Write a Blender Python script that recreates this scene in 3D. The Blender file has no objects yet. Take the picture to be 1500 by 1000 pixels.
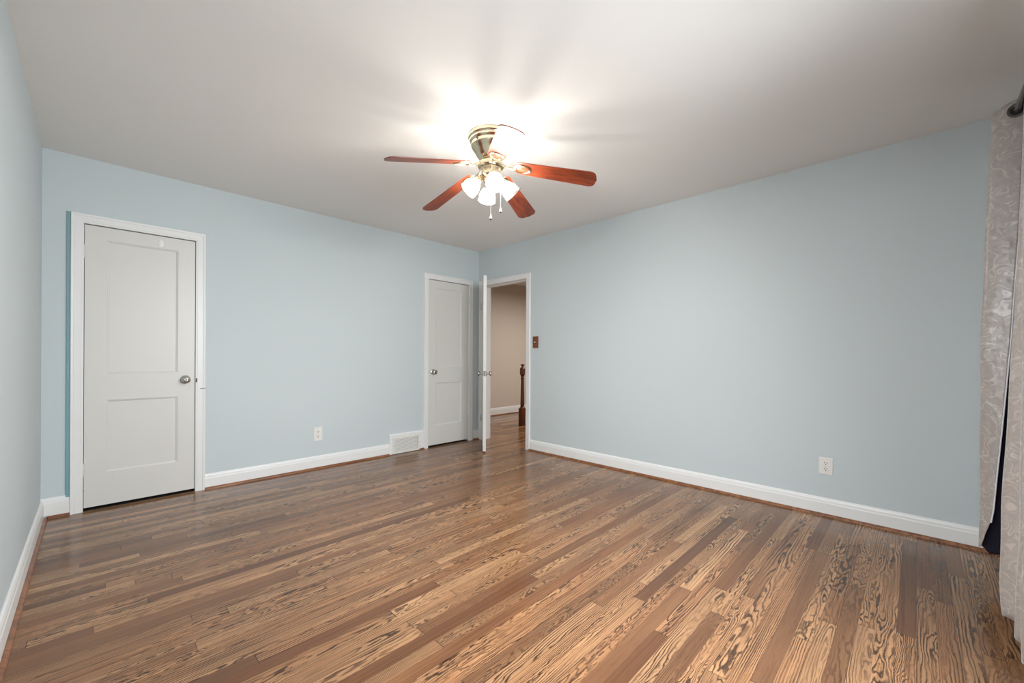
import bpy, bmesh, math, random
from mathutils import Vector, Matrix
random.seed(7)
PI = math.pi
S = bpy.context.scene
C = S.collection

# ------------------------------------------------------------------ camera
TH, FPX, PX, PY = math.radians(44.58), 603.13, 748.65, 520.34
cam_d = bpy.data.cameras.new('camera')
cam = bpy.data.objects.new('camera', cam_d)
C.objects.link(cam)
cam_d.sensor_width = 36.0
cam_d.lens = FPX * 36.0 / 1500.0
cam_d.shift_x = (750 - PX) / 1500.0
cam_d.shift_y = (PY - 500) / 1500.0
cam_d.clip_start = 0.02
cam.matrix_world = (Matrix.Translation((4.09, -3.5454, 1.0914)) @ Matrix.Rotation(TH, 4, 'Z')
                    @ Matrix.Rotation(PI / 2, 4, 'X') @ Matrix.Rotation(math.radians(0.2718), 4, 'Z'))
S.camera = cam

# ------------------------------------------------------------------ light and exposure
S.view_settings.view_transform = 'Standard'
S.view_settings.look = 'None'
S.view_settings.gamma = 1
S.view_settings.use_curve_mapping = False
S.view_settings.exposure = 0.34
WINDOW_W = 73.0      # daylight through the window
BULB_E = 560.0       # emission of each fan bulb
HALL_W = 38.0

w = bpy.data.worlds.new('daylight'); S.world = w; w.use_nodes = True
wn = w.node_tree.nodes; wn['Background'].inputs[0].default_value = (0.75, 0.87, 1.0, 1)
wn['Background'].inputs[1].default_value = 1.5

def area(name, loc, rot, sx, sy, power, col, spread=150):
    d = bpy.data.lights.new(name, 'AREA'); d.shape = 'RECTANGLE'; d.size = sx; d.size_y = sy
    d.energy = power; d.color = col; d.spread = math.radians(spread)
    o = bpy.data.objects.new(name, d); C.objects.link(o); o.location = loc; o.rotation_euler = rot
    return o
# daylight entering the window of the east wall (just outside the glass, shining in)
area('window_daylight', (4.76, -1.95, 1.55), (0, math.radians(62), 0), 1.35, 1.55, WINDOW_W, (0.95, 0.98, 1.0), 136)
# added fill light shining in through an added south window beside the camera
area('corner_fill_light', (3.72, -4.16, 1.50), (math.radians(52), 0, 0), 0.95, 1.20, 24.0, (0.96, 0.98, 1.0), 112)
area('hall_fill_light', (0.4, 2.0, 2.25), (0, 0, 0), 0.4, 0.4, HALL_W, (1.0, 0.94, 0.88), 180)  # unseen area light added to brighten the hall

# ------------------------------------------------------------------ dimensions
H = 2.44
XE = 4.53            # east (window) wall
YS = -3.785          # south wall
D1 = (-3.592, -2.975)
D2 = (-0.785, -0.178)
D3 = (0.080, 0.848)
DT = 1.984
WIN = (-2.75, -1.15, 0.78, 2.1)
WN2 = (3.25, 4.2, 0.78, 2.05)

# ------------------------------------------------------------------ materials
def srgb(r, g, b):
    f = lambda c: (c / 255 / 12.92) if c / 255 <= 0.04045 else ((c / 255 + 0.055) / 1.055) ** 2.4
    return (f(r), f(g), f(b), 1)

class N:
    """tiny node builder"""
    def __init__(s, name):
        s.m = bpy.data.materials.new(name); s.m.use_nodes = True
        s.t = s.m.node_tree; s.n = s.t.nodes; s.l = s.t.links
        s.p = s.n['Principled BSDF']; s.out = s.n['Material Output']
    def link(s, a, b): s.l.new(a, b)
    def put(s, sock, v):
        if isinstance(v, bpy.types.NodeSocket): s.l.new(v, sock)
        else: sock.default_value = v
    def math(s, op, a, b=None, c=None, clamp=False):
        n = s.n.new('ShaderNodeMath'); n.operation = op; n.use_clamp = clamp
        s.put(n.inputs[0], a)
        if b is not None: s.put(n.inputs[1], b)
        if c is not None: s.put(n.inputs[2], c)
        return n.outputs[0]
    def add(s, a, b): return s.math('ADD', a, b)
    def sub(s, a, b): return s.math('SUBTRACT', a, b)
    def mul(s, a, b): return s.math('MULTIPLY', a, b)
    def smooth(s, v, lo, hi, a=0.0, b=1.0):
        n = s.n.new('ShaderNodeMapRange'); n.interpolation_type = 'SMOOTHSTEP'
        s.put(n.inputs[0], v); s.put(n.inputs[1], lo); s.put(n.inputs[2], hi)
        s.put(n.inputs[3], a); s.put(n.inputs[4], b); return n.outputs[0]
    def lin(s, v, lo, hi, a, b):
        n = s.n.new('ShaderNodeMapRange')
        s.put(n.inputs[0], v); s.put(n.inputs[1], lo); s.put(n.inputs[2], hi)
        s.put(n.inputs[3], a); s.put(n.inputs[4], b); return n.outputs[0]
    def comb(s, x, y, z):
        n = s.n.new('ShaderNodeCombineXYZ')
        for i, v in enumerate((x, y, z)): s.put(n.inputs[i], v)
        return n.outputs[0]
    def noise(s, vec, scale=1.0, detail=2.0, rough=0.5, dist=0.0):
        n = s.n.new('ShaderNodeTexNoise'); s.put(n.inputs['Vector'], vec)
        n.inputs['Scale'].default_value = scale; n.inputs['Detail'].default_value = detail
        n.inputs['Roughness'].default_value = rough; n.inputs['Distortion'].default_value = dist
        return n.outputs['Fac']
    def white(s, vec):
        n = s.n.new('ShaderNodeTexWhiteNoise'); n.noise_dimensions = '3D'
        s.put(n.inputs['Vector'], vec); return n.outputs['Value']
    def mix(s, f, a, b, mode='MIX'):
        n = s.n.new('ShaderNodeMix'); n.data_type = 'RGBA'; n.blend_type = mode
        s.put(n.inputs[0], f); s.put(n.inputs[6], a); s.put(n.inputs[7], b); return n.outputs[2]
    def coord(s, kind='Object'):
        t = s.n.new('ShaderNodeTexCoord'); x = s.n.new('ShaderNodeSeparateXYZ')
        s.l.new(t.outputs[kind], x.inputs[0]); return t.outputs[kind], x.outputs
    def bump(s, h, strength, dist=0.01):
        b = s.n.new('ShaderNodeBump'); b.inputs['Strength'].default_value = strength
        b.inputs['Distance'].default_value = dist; s.put(b.inputs['Height'], h)
        s.l.new(b.outputs[0], s.p.inputs['Normal'])

def simple(name, col, rough=0.5, metal=0.0, spec=0.5, vary=0.03, scale=6.0, bump=0.0, bscale=200.0):
    k = N(name); vec, _ = k.coord()
    c2 = tuple(max(0, c * (1 - vary)) for c in col[:3]) + (1,)
    f = k.noise(vec, scale, 3.0)
    k.put(k.p.inputs['Base Color'], k.mix(f, col, c2))
    k.p.inputs['Roughness'].default_value = rough; k.p.inputs['Metallic'].default_value = metal
    k.p.inputs['Specular IOR Level'].default_value = spec
    if bump: k.bump(k.noise(vec, bscale, 2.0), bump, 0.002)
    return k.m

M = {}
M['wall'] = simple('blue_wall_paint', srgb(199, 209, 212), 0.62, vary=0.02, scale=2.0, bump=0.08)
M['hall'] = simple('beige_hall_paint', srgb(206, 195, 183), 0.6, vary=0.02)
M['ceiling'] = simple('ceiling_paint', srgb(240, 239, 236), 0.8, spec=0.2, vary=0.015, scale=1.5, bump=0.06)
M['trim'] = simple('white_trim_paint', srgb(232, 233, 232), 0.35, vary=0.015, scale=5)
M['door'] = simple('white_door_paint', srgb(216, 215, 211), 0.38, vary=0.02, scale=4, bump=0.05, bscale=60)
M['teal'] = simple('blue_painted_edge', srgb(120, 165, 172), 0.6)
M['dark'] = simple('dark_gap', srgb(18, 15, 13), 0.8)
M['slot'] = simple('dark_slot', srgb(50, 42, 38), 0.6)
M['chrome'] = simple('satin_chrome', srgb(200, 198, 194), 0.16, 1.0)
M['brass'] = simple('pale_polished_brass', srgb(222, 210, 182), 0.17, 1.0, vary=0.08)
M['whitemetal'] = simple('white_metal', srgb(228, 227, 222), 0.4)
M['plastic'] = simple('white_plastic', srgb(232, 231, 226), 0.35)
M['ivory'] = simple('ivory_plastic', srgb(235, 220, 185), 0.35)
M['steel'] = simple('dark_steel', srgb(90, 88, 86), 0.28, 1.0)
M['rod'] = simple('brushed_grey_rod', srgb(120, 122, 120), 0.35, 0.8)
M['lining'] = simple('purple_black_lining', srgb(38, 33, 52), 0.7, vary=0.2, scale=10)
M['hem'] = simple('hem_window_light_white', srgb(232, 232, 240), 0.7)  # white stands for window light catching the curtain's edge
M['cream_chain'] = simple('pale_chain', srgb(225, 215, 200), 0.3, 0.3)

def wood(name, ca, cb, axis=0, rough=0.35, scale=1.0):
    k = N(name); vec, x = k.coord()
    o = [k.mul(x[i], (6.0 if i == axis else 70.0) * scale) for i in range(3)]
    f = k.noise(k.comb(*o), 1.0, 4.0, 0.6, 0.6)
    f = k.smooth(f, 0.35, 0.68)
    k.put(k.p.inputs['Base Color'], k.mix(f, ca, cb))
    k.p.inputs['Roughness'].default_value = rough
    return k.m
M['blade'] = wood('cherry_blade_wood', srgb(140, 64, 37), srgb(94, 40, 25), 0, 0.3)
M['newel'] = wood('dark_stained_wood', srgb(112, 58, 30), srgb(62, 30, 17), 2, 0.3)
M['shoe'] = wood('brown_shoe_molding', srgb(150, 98, 62), srgb(105, 64, 38), 1, 0.35, 0.5)
M['plate'] = wood('wooden_switch_plate', srgb(132, 70, 36), srgb(82, 42, 22), 2, 0.35)

def floor_mat():
    k = N('oak_strip_floor'); vec, x = k.coord()
    W = 0.0572
    xr = k.math('DIVIDE', k.add(x[0], 3.0), W)
    row = k.math('FLOOR', xr)
    v = k.mul(k.sub(k.sub(xr, row), 0.5), W)                     # across the strip, metres
    rr = k.white(k.comb(row, 3.3, 0.0))
    rl = k.white(k.comb(row, 8.1, 2.0))
    L = k.lin(rl, 0, 1, 0.75, 1.9)
    y0 = k.add(k.add(x[1], 12.0), k.mul(rr, 7.0))
    br = k.math('DIVIDE', y0, L)
    bid = k.math('FLOOR', br)
    fr = k.sub(br, bid)
    u = k.mul(k.sub(fr, 0.5), L)                                 # along the board, metres
    R = [k.white(k.comb(row, bid, 1.7 + 3.1 * i)) for i in range(8)]
    # growth rings cut by the board
    seed = k.mul(R[0], 90.0)
    n1 = k.sub(k.noise(k.comb(k.mul(v, 22.0), k.mul(y0, 3.2), seed), 1.0, 2.0, 0.5), 0.5)
    n2 = k.sub(k.noise(k.comb(k.mul(v, 60.0), k.mul(y0, 26.0), seed), 1.0, 2.0, 0.55), 0.5)
    v0 = k.lin(R[1], 0, 1, -0.045, 0.045)
    h0 = k.lin(R[2], 0, 1, -0.02, 0.05)
    sl = k.lin(R[3], 0, 1, -0.075, 0.075)
    hh = k.add(k.add(h0, k.mul(sl, u)), k.add(k.mul(n1, 0.085), k.mul(n2, 0.010)))
    p = k.add(k.sub(v, v0), k.add(k.mul(n1, 0.02), k.mul(n2, 0.004)))
    r = k.math('SQRT', k.add(k.mul(p, p), k.mul(hh, hh)))
    dens = k.lin(R[4], 0, 1, 72.0, 190.0)
    t = k.math('FRACT', k.mul(r, dens))
    line = k.mul(k.smooth(t, 0.40, 0.66), k.smooth(t, 0.86, 0.99, 1.0, 0.0))
    breakup = k.smooth(k.noise(k.comb(k.mul(x[0], 260.0), k.mul(x[1], 22.0), seed), 1.0, 3.0, 0.65), 0.30, 0.58)
    patch = k.smooth(k.noise(k.comb(k.mul(v, 14.0), k.mul(y0, 2.6), k.add(seed, 7.0)), 1.0, 1.0), 0.33, 0.60)
    strength = k.mul(k.smooth(R[5], 0.05, 0.40), k.lin(patch, 0, 1, 0.3, 1.0))
    line = k.mul(k.mul(line, strength), k.lin(breakup, 0, 1, 0.72, 1.0))
    # fine pores and straight grain
    pore = k.smooth(k.noise(k.comb(k.mul(x[0], 520.0), k.mul(x[1], 14.0), seed), 1.0, 2.0, 0.7), 0.50, 0.72)
    strk = k.smooth(k.noise(k.comb(k.mul(x[0], 190.0), k.mul(x[1], 2.2), seed), 1.0, 2.0, 0.6), 0.45, 0.62)
    fine = k.add(k.mul(pore, 0.38), k.mul(strk, k.lin(k.smooth(R[6], 0.3, 0.9), 0, 1, 0.25, 0.6)))
    light = k.mix(R[6], srgb(204, 160, 118), srgb(176, 124, 84))
    brown = k.mix(R[7], srgb(138, 94, 62), srgb(100, 69, 47))
    tone = k.math('SUBTRACT', k.add(k.lin(R[3], 0, 1, 0.25, 1.0), 0.45), k.mul(k.smooth(R[5], 0.05, 0.6), 0.75), clamp=True)
    base = k.mix(tone, light, brown)
    cloud = k.noise(k.comb(k.mul(x[0], 12.0), k.mul(x[1], 1.6), seed), 1.0, 3.0)
    base = k.mix(k.lin(cloud, 0.3, 0.7, 0.0, 0.55), base, srgb(98, 64, 44))
    base = k.mix(k.mul(strength, 0.22), base, srgb(208, 164, 120))
    c = k.mix(k.math('MINIMUM', fine, 0.9), base, srgb(84, 54, 38))
    c = k.mix(k.mul(line, 0.90), c, srgb(34, 22, 17))
    edge = k.smooth(k.math('ABSOLUTE', v), W / 2 - 0.0011, W / 2 - 0.0002)
    endg = k.smooth(k.mul(k.math('ABSOLUTE', u), 1.0), k.sub(k.mul(L, 0.5), 0.0022), k.sub(k.mul(L, 0.5), 0.0006))
    gap = k.math('MAXIMUM', k.mul(edge, 0.55), k.mul(endg, 0.75))
    c = k.mix(gap, c, srgb(40, 26, 20))
    k.put(k.p.inputs['Base Color'], c)
    wob = k.noise(vec, 2.5, 2.0)
    k.put(k.p.inputs['Roughness'], k.add(k.lin(wob, 0.3, 0.7, 0.14, 0.21), k.mul(line, 0.08)))
    k.p.inputs['Specular IOR Level'].default_value = 0.38
    k.bump(k.sub(k.mul(k.noise(k.comb(k.mul(x[0], 18.0), k.mul(x[1], 1.5), 0.0), 1.0, 2.0), 0.6), k.add(k.mul(line, 0.05), k.mul(gap, 0.5))), 0.05, 0.003)
    return k.m
M['floor'] = floor_mat()

def damask():
    k = N('taupe_damask_fabric')
    uv = k.n.new('ShaderNodeUVMap'); sx = k.n.new('ShaderNodeSeparateXYZ'); k.link(uv.outputs[0], sx.inputs[0])
    a, b = sx.outputs[0], sx.outputs[1]
    base = k.comb(k.mul(a, 1.0), k.mul(b, 1.0), 0.0)
    wv = k.noise(base, 9.0, 1.0)
    f = k.noise(k.comb(a, b, k.mul(wv, 0.12)), 15.0, 0.0, 0.5, 1.2)
    ringy = k.math('ABSOLUTE', k.sub(k.math('FRACT', k.mul(f, 4.0)), 0.5))
    pat = k.smooth(ringy, 0.30, 0.40)
    vein = k.smooth(k.noise(k.comb(a, b, 4.0), 60.0, 1.0, 0.5, 1.2), 0.5, 0.56)
    pat = k.mul(pat, k.smooth(k.noise(k.comb(a, b, 9.0), 22.0, 1.0), 0.36, 0.54))
    pat = k.math('MAXIMUM', k.mul(pat, 0.8), k.mul(vein, 0.25))
    k.put(k.p.inputs['Base Color'], k.mix(pat, srgb(166, 158, 152), srgb(194, 187, 180)))
    k.put(k.p.inputs['Roughness'], k.lin(pat, 0, 1, 0.40, 0.30))
    k.p.inputs['Specular IOR Level'].default_value = 0.9
    k.p.inputs['Sheen Weight'].default_value = 0.5
    k.p.inputs['Sheen Roughness'].default_value = 0.4
    wr = k.noise(k.comb(k.mul(a, 8.0), k.mul(b, 5.0), 0.0), 1.0, 3.0, 0.6)
    k.bump(k.add(k.mul(wr, 1.0), k.mul(pat, 0.02)), 0.45, 0.03)
    return k.m
M['damask'] = damask()

def glass_shade():
    k = N('frosted_glass_shade'); k.n.remove(k.p)
    tr = k.n.new('ShaderNodeBsdfTransparent'); tr.inputs[0].default_value = (1, .99, .97, 1)
    tl = k.n.new('ShaderNodeBsdfTranslucent'); tl.inputs[0].default_value = (0.95, 0.93, 0.9, 1)
    gl = k.n.new('ShaderNodeBsdfGlossy'); gl.inputs['Roughness'].default_value = 0.15
    m1 = k.n.new('ShaderNodeMixShader'); m2 = k.n.new('ShaderNodeMixShader')
    fr = k.n.new('ShaderNodeFresnel'); fr.inputs[0].default_value = 1.45
    vec, x = k.coord()
    rib = k.noise(vec, 40.0, 1.0)
    k.put(m1.inputs[0], k.lin(rib, 0.3, 0.7, 0.42, 0.54))
    k.link(tr.outputs[0], m1.inputs[1]); k.link(tl.outputs[0], m1.inputs[2])
    k.link(fr.outputs[0], m2.inputs[0]); k.link(m1.outputs[0], m2.inputs[1]); k.link(gl.outputs[0], m2.inputs[2])
    k.link(m2.outputs[0], k.out.inputs[0]); return k.m
M['shade'] = glass_shade()
def rim_glass():
    k = N('grey_outline_rim'); k.n.remove(k.p)  # grey tint paints the shading outline along the glass edge
    tr = k.n.new('ShaderNodeBsdfTransparent'); tr.inputs[0].default_value = (.42, .40, .38, 1)
    gl = k.n.new('ShaderNodeBsdfGlossy'); gl.inputs['Roughness'].default_value = 0.1
    m = k.n.new('ShaderNodeMixShader'); m.inputs[0].default_value = 0.08
    k.link(tr.outputs[0], m.inputs[1]); k.link(gl.outputs[0], m.inputs[2]); k.link(m.outputs[0], k.out.inputs[0]); return k.m
M['rim'] = rim_glass()

def emissive(name, col, strength):
    k = N(name); k.p.inputs['Base Color'].default_value = (0.9, 0.9, 0.9, 1)
    k.p.inputs['Emission Color'].default_value = col; k.p.inputs['Emission Strength'].default_value = strength
    return k.m
M['bulb'] = emissive('lit_bulb', (1.0, 0.955, 0.91, 1), BULB_E)

def pane():
    k = N('window_pane_glass'); k.n.remove(k.p)
    tr = k.n.new('ShaderNodeBsdfTransparent'); gl = k.n.new('ShaderNodeBsdfGlossy'); gl.inputs['Roughness'].default_value = 0.02
    m = k.n.new('ShaderNodeMixShader'); m.inputs[0].default_value = 0.06
    k.link(tr.outputs[0], m.inputs[1]); k.link(gl.outputs[0], m.inputs[2]); k.link(m.outputs[0], k.out.inputs[0]); return k.m
M['pane'] = pane()

# ------------------------------------------------------------------ mesh helpers
def obj(name, bm, m, parent=None, smooth=False, bevel=0.0, seg=2, loc=None):
    bmesh.ops.recalc_face_normals(bm, faces=bm.faces)
    me = bpy.data.meshes.new(name); bm.to_mesh(me); bm.free()
    mm = m if isinstance(m, (list, tuple)) else [m]
    for a in mm: me.materials.append(a)
    if smooth:
        for p in me.polygons: p.use_smooth = True
    o = bpy.data.objects.new(name, me); C.objects.link(o)
    if parent: o.parent = parent
    if loc: o.location = loc
    if bevel:
        b = o.modifiers.new('bevel', 'BEVEL'); b.width = bevel; b.segments = seg; b.limit_method = 'ANGLE'
        b.angle_limit = math.radians(35)
    if smooth:
        try:
            me.set_sharp_from_angle(angle=math.radians(40))
        except Exception:
            pass
    return o
def bx(bm, x0, x1, y0, y1, z0, z1, mi=0):
    vs = [bm.verts.new((x, y, z)) for x in (x0, x1) for y in (y0, y1) for z in (z0, z1)]
    for f in ((0, 1, 3, 2), (4, 6, 7, 5), (0, 4, 5, 1), (2, 3, 7, 6), (0, 2, 6, 4), (1, 5, 7, 3)):
        bm.faces.new([vs[i] for i in f]).material_index = mi
def lathe(bm, prof, n=32, mat=Matrix.Identity(4), closed=False):
    """prof: list of (r, z)"""
    rings = []
    for r, z in prof:
        if r < 1e-6: rings.append([bm.verts.new(mat @ Vector((0, 0, z)))])
        else: rings.append([bm.verts.new(mat @ Vector((r * math.cos(2 * PI * i / n), r * math.sin(2 * PI * i / n), z))) for i in range(n)])
    pairs = list(zip(rings, rings[1:]))
    if closed: pairs.append((rings[-1], rings[0]))
    for a, b in pairs:
        for i in range(n):
            j = (i + 1) % n
            if len(a) == 1 and len(b) == 1: continue
            if len(a) == 1: bm.faces.new((a[0], b[i], b[j]))
            elif len(b) == 1: bm.faces.new((a[i], a[j], b[0]))
            else: bm.faces.new((a[i], a[j], b[j], b[i]))
def tube(bm, pts, r, n=10, cap=True):
    pts = [Vector(p) for p in pts]; rings = []
    rr = r if isinstance(r, (list, tuple)) else [r] * len(pts)
    up = Vector((0, 0, 1))
    for i, p in enumerate(pts):
        d = (pts[min(i + 1, len(pts) - 1)] - pts[max(i - 1, 0)]).normalized()
        a = d.cross(up if abs(d.z) < 0.95 else Vector((1, 0, 0))).normalized(); b = d.cross(a)
        rings.append([bm.verts.new(p + (a * math.cos(2 * PI * k / n) + b * math.sin(2 * PI * k / n)) * rr[i]) for k in range(n)])
    for A, B in zip(rings, rings[1:]):
        for k in range(n): bm.faces.new((A[k], A[(k + 1) % n], B[(k + 1) % n], B[k]))
    if cap: bm.faces.new(rings[0][::-1]); bm.faces.new(rings[-1])
def sweep(bm, prof, frames, close=True):
    """prof (a,b) placed at each frame (origin, vecA, vecB); closed profile."""
    rings = [[bm.verts.new(o + va * a + vb * b) for a, b in prof] for o, va, vb in frames]
    n = len(prof)
    for A, B in zip(rings, rings[1:]):
        for k in range(n): bm.faces.new((A[k], A[(k + 1) % n], B[(k + 1) % n], B[k]))
    if close: bm.faces.new(rings[0][::-1]); bm.faces.new(rings[-1])
def tag(o, label, cat, group=None, kind=None):
    o['label'] = label; o['category'] = cat
    if group: o['group'] = group
    if kind: o['kind'] = kind
    return o
def thing(name, label, cat, loc=(0, 0, 0), rz=0, group=None, kind=None):
    o = bpy.data.objects.new(name, None); C.objects.link(o); o.location = loc; o.rotation_euler = (0, 0, rz)
    o.empty_display_size = 0.1
    return tag(o, label, cat, group, kind)
def struct(name, bm, m, label, cat, **kw):
    return tag(obj(name, bm, m, **kw), label, cat, kind='structure')
V = Vector

# ------------------------------------------------------------------ room shell
bm = bmesh.new(); bx(bm, -1.5, 4.75, -4.0, 4.3, -0.12, 0.0)
struct('floor', bm, M['floor'], 'glossy brown oak strip floor with dark cathedral grain', 'floor')
bm = bmesh.new(); bx(bm, -1.5, 4.75, -4.0, 4.3, H, H + 0.12)
struct('ceiling', bm, M['ceiling'], 'smooth off-white ceiling above the room', 'ceiling')

T = 0.13
bm = bmesh.new()   # west wall with two closets
ys = [YS - 0.1, D1[0], D1[1], D2[0], D2[1], 0.0]
for a, b in ((0, 1), (2, 3), (4, 5)): bx(bm, -T, 0, ys[a], ys[b], 0, H)
for d in (D1, D2): bx(bm, -T, 0, d[0], d[1], DT + 0.003, H)
bx(bm, -0.75, -0.67, YS - 0.1, 0.0, 0, H)
for ya, yb in ((YS - .1, YS), (-1.75, -1.65), (-.10, 0)): bx(bm, -0.67, -T, ya, yb, 0, H)
struct('wall_west', bm, M['wall'], 'light blue wall holding the two closet doors', 'wall')
bm = bmesh.new()   # north wall with the doorway
bx(bm, -0.25, D3[0] - 0.016, 0, T, 0, H); bx(bm, D3[1] + 0.016, XE + 0.2, 0, T, 0, H); bx(bm, D3[0] - 0.016, D3[1] + 0.016, 0, T, DT + 0.018, H)
struct('wall_north', bm, M['wall'], 'long plain light blue wall right of the open doorway', 'wall')
bm = bmesh.new()   # south wall with the added window that lets the fill light in
y0, y1 = YS - 0.14, YS
bx(bm, -0.25, WN2[0], y0, y1, 0, H); bx(bm, WN2[1], XE + 0.2, y0, y1, 0, H)
bx(bm, WN2[0], WN2[1], y0, y1, 0, WN2[2]); bx(bm, WN2[0], WN2[1], y0, y1, WN2[3], H)
struct('wall_south', bm, M['wall'], 'light blue wall running along the left edge of the view', 'wall')
bm = bmesh.new()   # east wall with window
x0, x1 = XE, XE + 0.14
bx(bm, x0, x1, YS - 0.14, WIN[0], 0, H); bx(bm, x0, x1, WIN[1], T, 0, H)
bx(bm, x0, x1, WIN[0], WIN[1], 0, WIN[2]); bx(bm, x0, x1, WIN[0], WIN[1], WIN[3], H)
struct('wall_east', bm, M['wall'], 'light blue wall behind the curtain at the right', 'wall')
bm = bmesh.new(); bx(bm, -1.5, -1.36, T, 4.3, 0, H)
bx(bm, -1.36, 2.6, 4.16, 4.3, 0, H); bx(bm, 2.46, 2.6, T, 4.16, 0, H); bx(bm, -1.36, -0.25, 0.0, T, 0, H)
struct('wall_hall', bm, M['hall'], 'beige hall wall seen through the open doorway', 'wall')

def window_e(idx, axis):
    t = thing('window_%d' % idx, ['white sash window behind the curtain on the east wall', 'added white sash window beside the camera on the south wall, letting in fill light'][idx - 1], 'window', kind='structure')
    a0, a1, z0, z1 = WIN if axis == 'x' else WN2
    def place(f):  # f(u0,u1,w0,w1,z0,z1) with u along wall, w depth outward
        def g(bm, u0, u1, w0, w1, zz0, zz1):
            if axis == 'x': bx(bm, XE + w0, XE + w1, u0, u1, zz0, zz1)
            else: bx(bm, u0, u1, YS - w1, YS - w0, zz0, zz1)
        return g
    g = place(None)
    b = bmesh.new()
    g(b, a0, a0 + .05, .03, .10, z0, z1); g(b, a1 - .05, a1, .03, .10, z0, z1)
    g(b, a0 + .05, a1 - .05, .03, .10, z0, z0 + .05); g(b, a0 + .05, a1 - .05, .03, .10, z1 - .05, z1)
    g(b, a0 + .05, a1 - .05, .05, .08, (z0 + z1) / 2 - .02, (z0 + z1) / 2 + .02)
    obj('window_frame', b, M['trim'], t, bevel=.003)
    b = bmesh.new(); g(b, a0 + .05, a1 - .05, .062, .066, z0 + .05, z1 - .05)
    obj('pane', b, M['pane'], t)
    b = bmesh.new()
    g(b, a0 - .06, a0, -.018, 0, z0 - .02, z1 + .06); g(b, a1, a1 + .06, -.018, 0, z0 - .02, z1 + .06)
    g(b, a0, a1, -.018, 0, z1, z1 + .06); g(b, a0 - .08, a1 + .08, -.035, 0.0, z0 - .045, z0 - .02); g(b, a0, a1, -.018, 0.0, z0 - .02, z0)
    obj('window_casing', b, M['trim'], t, bevel=.003)
window_e(1, 'x'); window_e(2, 'y')  # second window is added so the fill light has a source

# ------------------------------------------------------------------ baseboards and shoe moulding
BH = 0.122
BPROF = [(0, 0.006), (0.016, 0.006), (0.016, 0.086), (0.0135, 0.092), (0.0125, 0.104), (0.008, 0.116), (0.003, BH), (0, BH)]
def sprof(r=0.017):
    return [(0, 0.0)] + [(r * math.cos(a), r * math.sin(a)) for a in [i * PI / 10 for i in range(6)]]
def base_run(bm, p, q, n, prof, off=0.0, lift=0.0):
    p, q, n = V(p), V(q), V(n)
    fr = [(o + n * off + V((0, 0, lift)), n, V((0, 0, 1))) for o in (p, q)]
    sweep(bm, prof, fr)
bm = bmesh.new()
VT = (-1.247, -0.907, 0.004, 0.188)
base_run(bm, (0, -2.912, 0), (0, -1.285, 0), (1, 0, 0), BPROF)
base_run(bm, (0, -0.102, 0), (0, 0, 0), (1, 0, 0), BPROF)
base_run(bm, (0, YS, 0), (0, -3.655, 0), (1, 0, 0), BPROF, lift=0.012)
struct('baseboard_west', bm, M['trim'], 'white baseboard along the wall with the closet doors', 'baseboard')
bm = bmesh.new(); base_run(bm, (0.911, 0, 0), (XE, 0, 0), (0, -1, 0), BPROF)
struct('baseboard_north', bm, M['trim'], 'long white baseboard right of the doorway', 'baseboard')
bm = bmesh.new(); base_run(bm, (0, YS, 0), (XE, YS, 0), (0, 1, 0), BPROF)
struct('baseboard_south', bm, M['trim'], 'white baseboard running along the left edge of the view', 'baseboard')
bm = bmesh.new(); base_run(bm, (XE, YS, 0), (XE, 0, 0), (-1, 0, 0), BPROF)
struct('baseboard_east', bm, M['trim'], 'white baseboard behind the curtain', 'baseboard')
bm = bmesh.new(); base_run(bm, (-1.36, T, 0), (-1.36, 4.16, 0), (1, 0, 0), [(a, b * 1.12) for a, b in BPROF])
struct('baseboard_hall', bm, M['trim'], 'white baseboard in the hall beyond the doorway', 'baseboard')

def shoe(idx, runs, label):
    bm = bmesh.new()
    for p, q, n in runs: base_run(bm, p, q, n, sprof(), off=0.016)
    struct('trim_%d' % idx, bm, M['shoe'], label, 'shoe molding')
shoe(1, [((0, -2.912, 0), (0, -1.290, 0), (1, 0, 0))], 'brown shoe molding between the left closet door and the floor vent')
shoe(2, [((0.911, 0, 0), (XE - .02, 0, 0), (0, -1, 0))], 'brown shoe molding along the long wall right of the doorway')
shoe(3, [((0.035, YS, 0), (XE - .04, YS, 0), (0, 1, 0))], 'brown shoe molding along the wall at the left edge')
shoe(4, [((0, YS + .034, 0), (0, -3.657, 0), (1, 0, 0))], 'short brown shoe molding left of the left closet door')
shoe(5, [((-1.36, T, 0), (-1.36, 4.16, 0), (1, 0, 0))], 'brown shoe molding in the hall')
shoe(6, [((0, -0.100, 0), (0, -0.004, 0), (1, 0, 0))], 'short brown shoe molding right of the narrow closet door')
shoe(7, [((-0.002, -0.902, 0), (-0.002, -0.846, 0), (1, 0, 0))], 'short brown shoe molding between the vent and the narrow closet door')

# ------------------------------------------------------------------ door casings
CW = 0.063
CPROF = [(0, 0), (0, 0.011), (0.004, 0.0135), (0.010, 0.0135), (0.013, 0.0155), (0.046, 0.0165), (0.050, 0.020), (CW - .003, 0.021), (CW, 0.018), (CW, 0)]
def casing(bm, a0, a1, top, P, prof=CPROF):
    """P(a,z,d) maps wall coords; prof a: outward from opening, b: out of the wall"""
    path = [(a0, 0.0, -1, 0), (a0, top, -1, 1), (a1, top, 1, 1), (a1, 0.0, 1, 0)]
    rings = []
    for a, z, sa, sz in path:
        rings.append([bm.verts.new(P(a + sa * pa, z + sz * pa, pb)) for pa, pb in prof])
    n = len(prof)
    for A, B in zip(rings, rings[1:]):
        for k in range(n): bm.faces.new((A[k], A[(k + 1) % n], B[(k + 1) % n], B[k]))
    bm.faces.new(rings[0]); bm.faces.new(rings[-1][::-1])
PW = lambda a, z, d: V((d, a, z))
PN = lambda a, z, d: V((a, -d, z))
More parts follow.
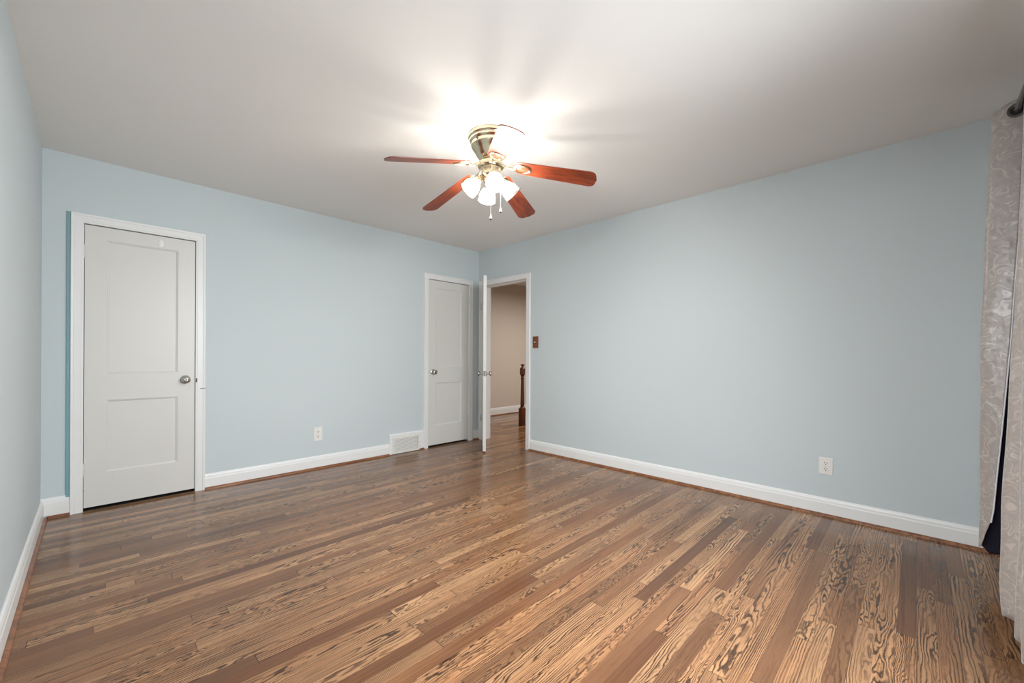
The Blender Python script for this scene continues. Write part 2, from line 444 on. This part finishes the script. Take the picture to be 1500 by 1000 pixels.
def jamb(bm, a0, a1, top, P, t=0.016, depth=T):
    def bb(u0, u1, z0, z1, d0, d1):
        ps = [P(u, z, d) for u in (u0, u1) for d in (d0, d1) for z in (z0, z1)]
        vs = [bm.verts.new(p) for p in ps]
        for f in ((0, 1, 3, 2), (4, 6, 7, 5), (0, 4, 5, 1), (2, 3, 7, 6), (0, 2, 6, 4), (1, 5, 7, 3)): bm.faces.new([vs[i] for i in f])
    return bb
LAB = {8: 'white molded casing around the left closet door', 9: 'white molded casing around the narrow closet door in the corner',
       10: 'white molded casing and jamb around the open doorway'}
for idx, (d, P) in {8: (D1, PW), 9: (D2, PW), 10: (D3, PN)}.items():
    bm = bmesh.new(); casing(bm, d[0], d[1], DT + 0.003, P)
    if idx == 10:
        bb = jamb(bm, *d, DT, P)
        bb(d[0] - .016, d[0], 0, DT + .003, -T - .002, 0); bb(d[1], d[1] + .016, 0, DT + .003, -T - .002, 0); bb(d[0] - .016, d[1] + .016, DT + .003, DT + .019, -T - .002, 0)
        bb(d[0], d[0] + .011, 0, DT - .009, -T + .02, -.045); bb(d[1] - .011, d[1], 0, DT - .009, -T + .02, -.045); bb(d[0], d[1], DT - .009, DT + .003, -T + .02, -.045)
        P2 = lambda a, z, q: V((a, T + q, z))
        casing(bm, d[0], d[1], DT + .003, P2)
    struct('trim_%d' % idx, bm, M['trim'], LAB[idx], 'door casing')
bm = bmesh.new(); bx(bm, 0, 0.012, -3.672, -3.656, BH, DT + .066)
struct('trim_11', bm, M['teal'], 'narrow blue painted strip along the left side of the left door casing', 'trim strip')

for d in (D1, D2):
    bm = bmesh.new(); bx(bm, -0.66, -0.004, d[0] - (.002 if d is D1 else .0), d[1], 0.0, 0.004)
    struct('closet_dark_sheet', bm, M['dark'], ['dark sheet laid on the closet floor under the left closet door', 'dark sheet laid on the closet floor under the narrow closet door'][d is D2], 'floor')  # dark sheet that keeps the gap under each door black
# ------------------------------------------------------------------ doors
def slab_bm(w, h, th, panels, both=False, rec=0.009, bev=0.012):
    """door slab: x 0..th (front face at x=th), y 0..w, z 0..h with recessed panels"""
    bm = bmesh.new()
    ysx = sorted({0, w} | {p[0] for p in panels} | {p[1] for p in panels})
    zs = sorted({0, h} | {p[2] for p in panels} | {p[3] for p in panels})
    def face(x, flip):
        vg = {}
        def vv(y, z, xx=x):
            key = (round(y, 5), round(z, 5), round(xx, 5))
            if key not in vg: vg[key] = bm.verts.new((xx, y, z))
            return vg[key]
        s = -1 if not flip else 1
        for i in range(len(ysx) - 1):
            for j in range(len(zs) - 1):
                a0, a1, b0, b1 = ysx[i], ysx[i + 1], zs[j], zs[j + 1]
                if any(abs(p[0] - a0) < 1e-6 and abs(p[1] - a1) < 1e-6 and abs(p[2] - b0) < 1e-6 and abs(p[3] - b1) < 1e-6 for p in panels):
                    o = [(a0, b0), (a1, b0), (a1, b1), (a0, b1)]
                    lv = [(0, 0), (0.003, 0.004), (bev * .6, 0.005), (bev, rec)]
                    prev = None
                    for ins, dep in lv:
                        ring = [vv(y + (ins if y == a0 else -ins), z + (ins if z == b0 else -ins), x + s * dep) for y, z in o]
                        if prev:
                            for q in range(4): bm.faces.new((prev[q], prev[(q + 1) % 4], ring[(q + 1) % 4], ring[q]))
                        prev = ring
                    bm.faces.new(prev)
                else:
                    bm.faces.new((vv(a0, b0), vv(a1, b0), vv(a1, b1), vv(a0, b1)))
        return [vv(y, 0) for y in ysx], [vv(y, h) for y in ysx], [vv(0, z) for z in zs], [vv(w, z) for z in zs]
    A = face(th, False); B = face(0.0, True)
    for a, b in zip(A, B):
        for i in range(len(a) - 1): bm.faces.new((a[i], a[i + 1], b[i + 1], b[i]))
    return bm
def knob_parts(parent, y, z, xf, side=1, mat='chrome'):
    R = Matrix.Translation((xf, y, z)) @ Matrix.Rotation(side * PI / 2, 4, 'Y')
    b = bmesh.new()
    lathe(b, [(0, 0), (.032, 0), (.033, .003), (.028, .008), (.012, .010), (.011, .028), (.018, .032), (.026, .040), (.0285, .048),
              (.027, .055), (.021, .060), (.012, .0615), (.010, .0595), (0, .0595)], 28, R)
    k = obj('door_knob', b, M[mat], parent, smooth=True)
    b = bmesh.new(); lathe(b, [(0, .0594), (.007, .0594), (.006, .0625), (0, .063)], 16, R)
    obj('knob_button', b, M['steel'], k, smooth=True)
def hinge(parent, x, y, z, mat='door'):
    b = bmesh.new(); lathe(b, [(0, -.047), (.004, -.047), (.0065, -.043), (.0065, .043), (.004, .047), (0, .047)], 12, Matrix.Translation((x, y, z)))
    for dz in (-.028, -.009, .009, .028): lathe(b, [(.0064, dz - .001), (.0072, dz), (.0064, dz + .001)], 12, Matrix.Translation((x, y, z)))
    bx(b, x - .006, x - .002, y - .016, y + .016, z - .042, z + .042)
    obj('hinge', b, M[mat], parent, smooth=True)

PAN = [(.112, .506, .925, 1.868), (.112, .506, .230, .738)]
def closet(idx, d, hinge_left, label):
    t = thing('door_%d' % idx, label, 'door', (0, d[0], 0.022), kind='structure')
    w_ = d[1] - d[0]
    pans = [(p[0], w_ - .112, p[2], p[3]) for p in PAN]
    bm = slab_bm(w_ - .006, DT - .024, .035, pans)
    obj('door_slab', bm, M['door'], t, loc=(-.037, .003, 0))
    ky = w_ - .062 if hinge_left else .072
    knob_parts(t, ky, .868, -.002)
    hy = -.001 if hinge_left else w_ + .001
    for z in (1.775, .265): hinge(t, .018 if False else .006, hy, z)
    if hinge_left:
        b = bmesh.new(); bx(b, -.003, .0146, w_ + .002, w_ + .010, .845, .875)
        obj('strike_plate', b, M['slot'], t)
        b = bmesh.new(); lathe(b, [(0, 0), (.016, 0), (.016, .002), (.012, .004), (0, .004)], 20,
                               Matrix.Translation((-.002, .405, 1.905)) @ Matrix.Scale(1.7, 4, (0, 0, 1)) @ Matrix.Rotation(PI / 2, 4, 'Y'))
        obj('hook_plate', b, M['trim'], t, smooth=True)
        b = bmesh.new(); bx(b, .0146, .0215, w_ + .030, w_ + .064, .793, .797)
        obj('latch_mark', b, M['slot'], t)
    else:
        b = bmesh.new(); bx(b, -.003, .0125, -.009, -.001, .845, .89)
        obj('strike_plate', b, M['slot'], t)
    return t
closet(1, D1, True, 'white two-panel closet door at the left with a round chrome knob')
closet(2, D2, False, 'narrow white two-panel closet door in the corner with knob on its left edge')

# open door seen edge-on: local x along the leaf, turned about its hinge
HX, HY_ = 0.087, -0.022
LE = V((0.639, -0.488, 0))
dv = V((LE.x - HX, LE.y - HY_, 0)); ang = math.atan2(dv.y, dv.x)
t = thing('door_3', 'white door standing open edge-on in the doorway with chrome knobs on both faces', 'door', (HX, HY_, 0.018), ang - PI / 2, kind='structure')
# local: +y runs from hinge to free edge, -x is the hall-side face direction
LW = 0.730
bm = slab_bm(LW, DT - .02, .035, [(.112, LW - .112, .925, 1.868), (.112, LW - .112, .230, .738)])
obj('door_slab', bm, M['door'], t, loc=(-.035, 0, 0))
knob_parts(t, LW - .062, .868, 0, 1); knob_parts(t, LW - .062, .868, -.035, -1)
b = bmesh.new(); bx(b, -.030, -.005, LW - .0005, LW + .0015, .84, .90); bx(b, -.024, -.011, LW, LW + .008, .86, .88)
obj('latch_plate', b, M['chrome'], t)
for z in (1.70, .27): 
    b = bmesh.new(); lathe(b, [(0, -.047), (.006, -.045), (.0075, -.04), (.0075, .04), (.006, .045), (0, .047)], 12, Matrix.Translation((.006, -.004, z)))
    obj('hinge', b, M['chrome'], t, smooth=True)

# ------------------------------------------------------------------ floor vent
bm = bmesh.new()
y0, y1, z0, z1 = VT
bx(bm, 0, .016, -1.285, y0 + .004, .004, .205); bx(bm, 0, .016, y1 - .004, -.8485, .004, .205); bx(bm, 0, .016, y0 + .004, y1 - .004, z1 - .006, .205)
sweep(bm, [(0, .205), (.022, .205), (.020, .212), (.008, .222), (0, .222)], [(V((0, yy, 0)), V((1, 0, 0)), V((0, 0, 1))) for yy in (-1.287, -.8485)])
struct('trim_12', bm, M['trim'], 'raised white baseboard surround framing the floor vent', 'baseboard')
t = thing('wall_vent', 'white metal louvered heating vent low on the wall left of the narrow closet door', 'vent', (0.017, (y0 + y1) / 2, 0.004))
hw, hh_ = (y1 - y0) / 2, (z1 - z0)
bm = bmesh.new()
bx(bm, 0, .006, -hw, hw, 0, .024); bx(bm, 0, .006, -hw, hw, hh_ - .024, hh_); bx(bm, 0, .006, -hw, -hw + .026, .024, hh_ - .024); bx(bm, 0, .006, hw - .026, hw, .024, hh_ - .024)
obj('vent_frame', bm, M['whitemetal'], t, bevel=.003)
bm = bmesh.new()
ncol = 5; iw = (2 * hw - .052)
for i in range(1, ncol): 
    yy = -hw + .026 + iw * i / ncol; bx(bm, -.001, .004, yy - .003, yy + .003, .024, hh_ - .024)
nl = 9
for j in range(nl):
    zz = .030 + (hh_ - .062) * j / (nl - 1)
    vs = [bm.verts.new(p) for p in ((.003, -hw + .026, zz - .004), (.003, hw - .026, zz - .004), (-.006, hw - .026, zz + .006), (-.006, -hw + .026, zz + .006),
                                    (.0045, -hw + .026, zz - .003), (.0045, hw - .026, zz - .003), (-.0045, hw - .026, zz + .007), (-.0045, -hw + .026, zz + .007))]
    for f in ((0, 1, 2, 3), (7, 6, 5, 4), (0, 4, 5, 1), (2, 6, 7, 3), (1, 5, 6, 2), (0, 3, 7, 4)): bm.faces.new([vs[i] for i in f])
obj('louvers', bm, M['whitemetal'], t)
bm = bmesh.new(); bx(bm, -.0155, -.013, -hw + .01, hw - .01, .01, hh_ - .01)
obj('vent_back', bm, simple('grey_duct', srgb(150, 148, 144), .6), t)
for yy in (-hw + .012, hw - .012):
    bm = bmesh.new(); lathe(bm, [(0, 0), (.004, 0), (.003, .002), (0, .0025)], 10, Matrix.Translation((.006, yy, hh_ / 2)) @ Matrix.Rotation(PI / 2, 4, 'Y'))
    obj('screw', bm, M['slot'], t, smooth=True)

# ------------------------------------------------------------------ outlets and switch (local: x out of the wall, y along, z up)
def outlet(name, label, loc, rz, w_, h_):
    t = thing(name, label, 'outlet', loc, rz, group='duplex wall outlets')
    bm = bmesh.new(); bx(bm, 0, .006, -w_ / 2, w_ / 2, -h_ / 2, h_ / 2)
    obj('cover_plate', bm, M['plastic'], t, bevel=.003, seg=3)
    for s in (-1, 1):
        zc = s * h_ * .17
        bm = bmesh.new()
        n = 24; ring = []
        for k in range(n):
            a = 2 * PI * k / n; yy = .0175 * math.cos(a); zz = max(-.0145, min(.0145, .0175 * math.sin(a)))
            ring.append((yy, zc + zz))
        lo = [bm.verts.new((.006, a, b)) for a, b in ring]; hi = [bm.verts.new((.0085, a, b)) for a, b in ring]
        bm.faces.new(hi)
        for k in range(n): bm.faces.new((lo[k], lo[(k + 1) % n], hi[(k + 1) % n], hi[k]))
        r = obj('socket', bm, M['plastic'], t)
        bm = bmesh.new()
        bx(bm, .0083, .0092, -.0082, -.0052, zc - .001, zc + .009); bx(bm, .0083, .0092, .0050, .0080, zc - .001, zc + .008)
        lathe(bm, [(0, 0), (.0032, 0), (.0032, .0009), (0, .0009)], 12, Matrix.Translation((.0083, 0, zc - .0075)) @ Matrix.Rotation(PI / 2, 4, 'Y'))
        obj('slots', bm, M['dark'], r)
    bm = bmesh.new(); lathe(bm, [(0, 0), (.003, 0), (.002, .001), (0, .0012)], 12, Matrix.Translation((.006, 0, 0)) @ Matrix.Rotation(PI / 2, 4, 'Y'))
    obj('screw', bm, M['chrome'], t, smooth=True)
    return t
outlet('wall_outlet', 'white duplex outlet between the left closet door and the floor vent', (0, -2.031, .330), 0, .080, .132)
outlet('wall_outlet', 'white duplex outlet low on the long wall near the curtain', (3.6465, 0, .340), -PI / 2, .078, .118)
t = thing('light_switch', 'brown wooden light switch plate with ivory toggle right of the doorway', 'light switch', (.991, 0, 1.243), -PI / 2)
bm = bmesh.new(); bx(bm, 0, .009, -.041, .041, -.067, .067)
obj('switch_plate', bm, M['plate'], t, bevel=.004, seg=3)
bm = bmesh.new(); bx(bm, .009, .0098, -.006, .006, -.0135, .0135)
obj('toggle_slot', bm, M['dark'], t)
bm = bmesh.new(); bx(bm, .0095, .024, -.0035, .0035, -.006, .007)
obj('toggle', bm, M['ivory'], t, bevel=.002)

# ------------------------------------------------------------------ newel post in the hall
t = thing('newel_post', 'dark turned wooden stair newel post in the hall beyond the doorway', 'newel post', (-.286, 1.151, 0))
bm = bmesh.new(); bx(bm, -.043, .043, -.043, .043, 0, .27)
obj('post_base', bm, M['newel'], t, bevel=.005)
bm = bmesh.new()
lathe(bm, [(0, .268), (.041, .268), (.042, .278), (.036, .288), (.028, .296), (.031, .306), (.029, .40), (.027, .55), (.024, .70), (.023, .725), (.030, .735), (.030, .745),
           (.024, .752), (.022, .762), (.030, .775), (.033, .782), (0, .782)], 24)
obj('turned_shaft', bm, M['newel'], t, smooth=True)
bm = bmesh.new()
lathe(bm, [(0, .780), (.028, .780), (.044, .80), (.044, .885), (.030, .905), (0, .905)], 8, Matrix.Rotation(PI / 8, 4, 'Z'))
obj('octagonal_block', bm, M['newel'], t, bevel=.002)
bm = bmesh.new(); lathe(bm, [(0, .900), (.018, .900), (.013, .915), (.014, .925), (.030, .938), (.032, .948), (.022, .955), (0, .958)], 24)
obj('finial', bm, M['newel'], t, smooth=True)

# ------------------------------------------------------------------ ceiling fan
FX, FY = 2.212, -1.826
fan = thing('ceiling_fan', 'brass five-blade ceiling fan with cherry wood blades and a lit four-light kit', 'ceiling fan', (FX, FY, H))
bm = bmesh.new()
lathe(bm, [(0, 0), (.139, 0), (.141, -.006), (.139, -.018), (.133, -.022), (.130, -.030), (.131, -.038), (.125, -.046), (.121, -.050), (.121, -.060),
           (.123, -.068), (.119, -.076), (.108, -.088), (.098, -.104), (.088, -.120), (.078, -.134), (.068, -.144), (.062, -.150), (0, -.150)], 56)
can = obj('motor_canopy', bm, M['brass'], fan, smooth=True)
for a in (0.6, 2.7, 4.8):
    bm = bmesh.new(); R = Matrix.Rotation(a, 4, 'Z') @ Matrix.Translation((.122, 0, -.055)) @ Matrix.Rotation(PI / 2, 4, 'Y')
    lathe(bm, [(0, 0), (.005, 0), (.004, .004), (0, .005)], 12, R); obj('screw', bm, M['steel'], can, smooth=True)
bm = bmesh.new(); lathe(bm, [(0, -.148), (.052, -.148), (.052, -.166), (.078, -.168), (.080, -.174), (.080, -.190), (.074, -.196), (0, -.196)], 40)
obj('motor', bm, M['brass'], fan, smooth=True)
bm = bmesh.new()
lathe(bm, [(0, -.194), (.056, -.194), (.064, -.198), (.066, -.206), (.063, -.214), (.063, -.236), (.066, -.242), (.062, -.250), (.050, -.256), (.047, -.262), (.047, -.276), (.038, -.286),
           (.020, -.292), (.012, -.300), (0, -.303)], 40)
sw = obj('switch_housing', bm, M['brass'], fan, smooth=True)
for k in range(6):
    bm = bmesh.new(); R = Matrix.Rotation(k * PI / 3 + .3, 4, 'Z') @ Matrix.Translation((.063, 0, -.226)) @ Matrix.Rotation(PI / 2, 4, 'Y')
    lathe(bm, [(0, 0), (.0045, 0), (.0045, .006), (.002, .008), (0, .008)], 10, R); obj('thumb_screw', bm, M['brass'], sw, smooth=True)

ZB = -.200; DROOP = math.radians(11.0); PITCH = math.radians(13.0)
def blade_mat(phi, droop=DROOP):
    # x outward, y tangential (lower side), from the root at the motor rim
    return (Matrix.Rotation(phi, 4, 'Z') @ Matrix.Translation((.155, 0, ZB)) @ Matrix.Rotation(droop, 4, 'Y') @ Matrix.Rotation(-PITCH, 4, 'X'))
BL, WR, WT = .492, .053, .068
def blade_outline():
    pts = []
    r = .020
    for a in range(7): pts.append((r - r * math.cos(a * PI / 12), -WR + r - r * math.sin(a * PI / 12)))
    r2 = .040
    for a in range(9):
        t_ = a * PI / 16; pts.append((BL - r2 + r2 * math.sin(t_), -WT + r2 - r2 * math.cos(t_)))
    lo = pts; up = [(x, -y) for x, y in reversed(pts)]
    tipm = [(BL + .006, 0)]
    return lo + tipm + up
for k in range(5):
    phi = math.radians(38.8 + 72 * k)
    bm = bmesh.new(); out = blade_outline()
    a = [bm.verts.new((x, y, .0)) for x, y in out]; b = [bm.verts.new((x, y, .006)) for x, y in out]
    bm.faces.new(a[::-1]); bm.faces.new(b)
    for i in range(len(out)): j = (i + 1) % len(out); bm.faces.new((a[i], a[j], b[j], b[i]))
    bl = obj('blade', bm, M['blade'], fan, bevel=.0015)
    dr = DROOP + (math.radians(1.8) if k == 2 else 0)
    bl.matrix_local = blade_mat(phi, dr)
    # blade iron: arm plus oval ring under the blade root
    bm = bmesh.new(); n = 36
    rings = []
    for i in range(n):
        t_ = 2 * PI * i / n; cx, cy = .040 + .050 * math.cos(t_), .035 * math.sin(t_)
        nx, ny = math.cos(t_) / .050, math.sin(t_) / .035; l = math.hypot(nx, ny); nx /= l; ny /= l
        rings.append([bm.verts.new((cx + nx * q, cy + ny * q, z)) for q, z in ((-.006, -.0005), (-.006, -.004), (-.002, -.0075), (.003, -.0075), (.008, -.004), (.008, -.0005))])
    for i in range(n):
        A, B = rings[i], rings[(i + 1) % n]
        for q in range(6): bm.faces.new((A[q], A[(q + 1) % 6], B[(q + 1) % 6], B[q]))
    tube(bm, [(-.010, 0, -.005), (-.030, 0, -.010), (-.055, 0, -.006), (-.088, 0, .008)], [.008, .007, .008, .011], 10)
    bx(bm, -.012, .0, -.016, .016, -.0065, -.001)
    ir = obj('blade_iron', bm, M['brass'], fan, smooth=True); ir.matrix_local = blade_mat(phi, dr)
# light kit
SH = [math.radians(a) for a in (58, 148, 238, 328)]
for a in SH:
    tilt = math.radians(42)
    base = Matrix.Rotation(a, 4, 'Z') @ Matrix.Translation((.072, 0, -.268)) @ Matrix.Rotation(PI - tilt, 4, 'Y')
    # local z points down and outward
    bm = bmesh.new()
    R0 = Matrix.Rotation(a, 4, 'Z')
    tube(bm, [R0 @ V(p) for p in ((.040, 0, -.268), (.055, 0, -.262), (.066, 0, -.262), (.073, 0, -.270))], .007, 10)
    lathe(bm, [(0, -.004), (.020, -.004), (.024, .004), (.024, .022), (.022, .026), (0, .026)], 24, base)
    obj('lamp_socket', bm, M['brass'], fan, smooth=True)
    bm = bmesh.new()
    outp = [(.023, .008), (.025, .020), (.035, .034), (.046, .052), (.051, .070), (.051, .086), (.054, .098), (.058, .106)]
    inn = [(r - .002, z) for r, z in reversed(outp)]
    lathe(bm, outp + inn, 40, base, closed=True)
    sh = obj('glass_shade', bm, M['shade'], fan, smooth=True)
    bm = bmesh.new()
    for rr, zz in ((.0585, .1055), (.0530, .089)):
        lathe(bm, [(rr + .0013 * math.cos(q * PI / 3), zz + .0013 * math.sin(q * PI / 3)) for q in range(6)], 40, base, closed=True)
    obj('shade_rim', bm, M['rim'], sh, smooth=True)
    bm = bmesh.new(); lathe(bm, [(0, .026), (.013, .028), (.015, .040), (.023, .054), (.0265, .068), (.023, .082), (.013, .091), (0, .093)], 20, base)
    obj('bulb', bm, M['bulb'], sh, smooth=True)
def chain(x, y, z0_, z1_):
    bm = bmesh.new(); tube(bm, [(x, y, z0_), (x, y, z1_)], .0011, 6)
    c_ = obj('pull_chain', bm, M['cream_chain'], fan, smooth=True)
    bm = bmesh.new(); lathe(bm, [(0, z1_ + .004), (.002, z1_ + .003), (.004, z1_ - .008), (.0085, z1_ - .022), (.0095, z1_ - .027), (0, z1_ - .028)], 14, Matrix.Translation((x, y, 0)))
    obj('chain_fob', bm, M['cream_chain'], c_, smooth=True)
    bm = bmesh.new(); lathe(bm, [(0, z1_ - .026), (.005, z1_ - .027), (.006, z1_ - .033), (0, z1_ - .036)], 12, Matrix.Translation((x, y, 0)))
    obj('fob_tip', bm, M['steel'], c_, smooth=True)
chain(.034, -.030, -.285, 1.946 - H)
chain(.072, .016, -.245, 1.992 - H)

# ------------------------------------------------------------------ curtain rod and curtain
RODX, RODZ = 4.421, 2.250
t = thing('curtain_rod', 'grey metal curtain rod crossing above the window at the right', 'curtain rod', (RODX, -1.8, RODZ))
bm = bmesh.new(); tube(bm, [(0, -1.35, 0), (0, 1.42, 0)], .0125, 18); obj('rod', bm, M['rod'], t, smooth=True)
for yy in (-1.38, 1.45):
    bm = bmesh.new(); lathe(bm, [(0, -.03), (.014, -.028), (.020, -.01), (.024, .01), (.018, .03), (0, .04)], 20, Matrix.Translation((0, yy, 0)) @ Matrix.Rotation(PI / 2 * (-1 if yy > 0 else 1), 4, 'X'))
    obj('finial', bm, M['rod'], t, smooth=True)
for yy in (-1.25, .95):
    bm = bmesh.new(); tube(bm, [(0, yy, -.016), (XE - RODX - .004, yy, -.016)], .006, 10)
    bx(bm, XE - RODX - .008, XE - RODX, yy - .02, yy + .02, -.05, .02); obj('bracket', bm, M['rod'], t)

def interp(tab, z):
    for (z0_, v0), (z1_, v1) in zip(tab, tab[1:]):
        if z >= z1_:
            f = (z - z1_) / (z0_ - z1_); f = max(0, min(1, f)); return v1 + (v0 - v1) * f
    return tab[-1][1]
Lx = [(2.30, 4.350), (2.0, 4.339), (1.67, 4.328), (1.17, 4.316), (.5, 4.311), (.1, 4.312)]
Sx = [(2.30, 4.447), (2.12, 4.439), (1.71, 4.428), (1.39, 4.412), (1.17, 4.403), (.78, 4.379), (.51, 4.361), (.36, 4.352), (.24, 4.336), (.12, 4.326)]
F2 = [(2.30, 4.385), (1.5, 4.366), (1.15, 4.352), (.84, 4.340), (.52, 4.330), (.23, 4.325), (.13, 4.330), (.05, 4.338)]
F3 = [(2.30, 4.372), (1.2, 4.365), (.33, 4.360), (.07, 4.350)]
def lerp(a, b, f): return a + (b - a) * f
def plan(z):
    f = z / 2.28
    L, S_, A, B = interp(Lx, z), interp(Sx, z), interp(F2, z), interp(F3, z)
    m = lambda a, b, t_, bulge: (lerp(a, b, t_) + bulge)
    return [(S_, -.521), (m(S_, L, .35, -.002), -.515), (m(S_, L, .7, -.002), -.508), (L, -.497), (L + .004, -.470), (L + .035, -.430), (4.43, -.395), (4.468, -.40), (4.482, -.45),
            (4.485, -.56), (4.484, -.72), (4.47, -.88), (4.42, -.985), (m(A, 4.42, .25, 0), -1.030), (A, -1.055), (A + .004, -1.085), (A + .04, -1.105), (A + .06, -1.125),
            (B + .035, -1.140), (B, -1.165), (B + .004, -1.200), (B + .045, -1.215), (4.455, -1.235), (4.45, -1.265), (4.40, -1.290), (4.352, -1.325), (4.355, -1.355),
            (4.42, -1.375), (4.46, -1.40), (4.45, -1.43), (4.39, -1.45), (4.352, -1.49), (4.36, -1.52), (4.43, -1.54)]
def cr(p0, p1, p2, p3, t_):
    return tuple(.5 * ((2 * b) + (-a + c) * t_ + (2 * a - 5 * b + 4 * c - d) * t_ * t_ + (-a + 3 * b - 3 * c + d) * t_ ** 3) for a, b, c, d in zip(p0, p1, p2, p3))
SUB = 4
def plan_fine(z):
    P = plan(z); out = []
    for i in range(len(P) - 1):
        p0, p1, p2, p3 = P[max(i - 1, 0)], P[i], P[i + 1], P[min(i + 2, len(P) - 1)]
        for k in range(SUB): out.append(cr(p0, p1, p2, p3, k / SUB))
    out.append(P[-1]); return out
NS = len(plan_fine(1)) ; NZ = 90
def ztop(s):   # s in control-point units
    # rises around each grommet, dips between
    if s <= 3: return 2.262 + .040 * math.sin(min(1.0, (3 - s) / 3 * 1.15) * PI / 2)
    if s < 7: return 2.256 + (s - 3) * .004
    return 2.285 + .012 * math.cos(s * 1.3)
def zbot(s):
    if s < 3: return [.30, .215, .175, .165][int(s)] * (1 - s % 1) + [.215, .175, .165, .165][int(s)] * (s % 1)
    if s < 4.3: return .165
    if s < 5: return .165 - (s - 4.3) * .06
    if s < 12: return .123
    if s < 15: return .095
    return .10 - .012 * min(3, (s - 15) / 2)
def sheet(bm, s0, s1, off, uvl):
    grid = []; arc = {}
    ref = plan_fine(1.2); acc = [0]
    for a, b in zip(ref, ref[1:]): acc.append(acc[-1] + math.hypot(a[0] - b[0], a[1] - b[1]))
    idx = [i for i in range(NS) if s0 <= i / SUB <= s1]
    for j in range(NZ + 1):
        rowv = []
        for i in idx:
            s = i / SUB; z = lerp(zbot(s), ztop(s), j / NZ)
            P = plan_fine(z); x, y = P[i]
            a, b = P[max(i - 1, 0)], P[min(i + 1, NS - 1)]
            tx, ty = b[0] - a[0], b[1] - a[1]; l = math.hypot(tx, ty) or 1
            nx, ny = -ty / l, tx / l
            wob = .0035 * math.sin(z * 9 + s * 1.1) * math.sin(z * 4.3 + s) * (1 - z / 2.4)
            rowv.append((bm.verts.new((x + nx * (off + wob), y + ny * (off + wob), z)), acc[i], z))
        grid.append(rowv)
    for j in range(NZ):
        for i in range(len(idx) - 1):
            q = (grid[j][i], grid[j][i + 1], grid[j + 1][i + 1], grid[j + 1][i])
            f = bm.faces.new([a[0] for a in q])
            for lp, a in zip(f.loops, q): lp[uvl].uv = (a[1], a[2])
cur = thing('curtain', 'long taupe grommet curtain with tone-on-tone scroll pattern hanging at the right edge', 'curtain', (0, 0, 0))
def add_sheet(name, m, s0, s1, off, thick):
    bm = bmesh.new(); uvl = bm.loops.layers.uv.new('UVMap'); sheet(bm, s0, s1, off, uvl)
    o = obj(name, bm, m, cur, smooth=True)
    md = o.modifiers.new('thickness', 'SOLIDIFY'); md.thickness = thick; md.offset = 0
    return o
fab = add_sheet('curtain_fabric', M['damask'], 0, 40, 0, .0015)
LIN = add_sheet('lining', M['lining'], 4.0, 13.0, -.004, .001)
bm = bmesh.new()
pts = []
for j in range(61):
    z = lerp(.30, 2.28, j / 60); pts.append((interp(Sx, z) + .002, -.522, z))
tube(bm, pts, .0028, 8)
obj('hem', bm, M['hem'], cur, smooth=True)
# grommet where the leading pleat crosses the rod
P = plan(RODZ); a, b = V((*P[0], 0)), V((*P[3], 0)); tdir = (b - a).normalized()
Rg = Matrix.Translation((RODX, -.518, RODZ)) @ Matrix.Rotation(math.atan2(tdir.y, tdir.x) - PI / 2, 4, 'Z') @ Matrix.Rotation(PI / 2, 4, 'Y')
bm = bmesh.new(); lathe(bm, [(.0215, -.004), (.0245, -.0055), (.031, -.004), (.034, 0), (.031, .004), (.0245, .0055), (.0215, .004)], 36, Rg, closed=True)
obj('grommet', bm, M['steel'], cur, smooth=True)
bm = bmesh.new(); lathe(bm, [(.0, -.0035), (.0225, -.0035), (.0225, .0035), (0, .0035)], 36, Rg)
obj('grommet_opening', bm, M['dark'], cur)
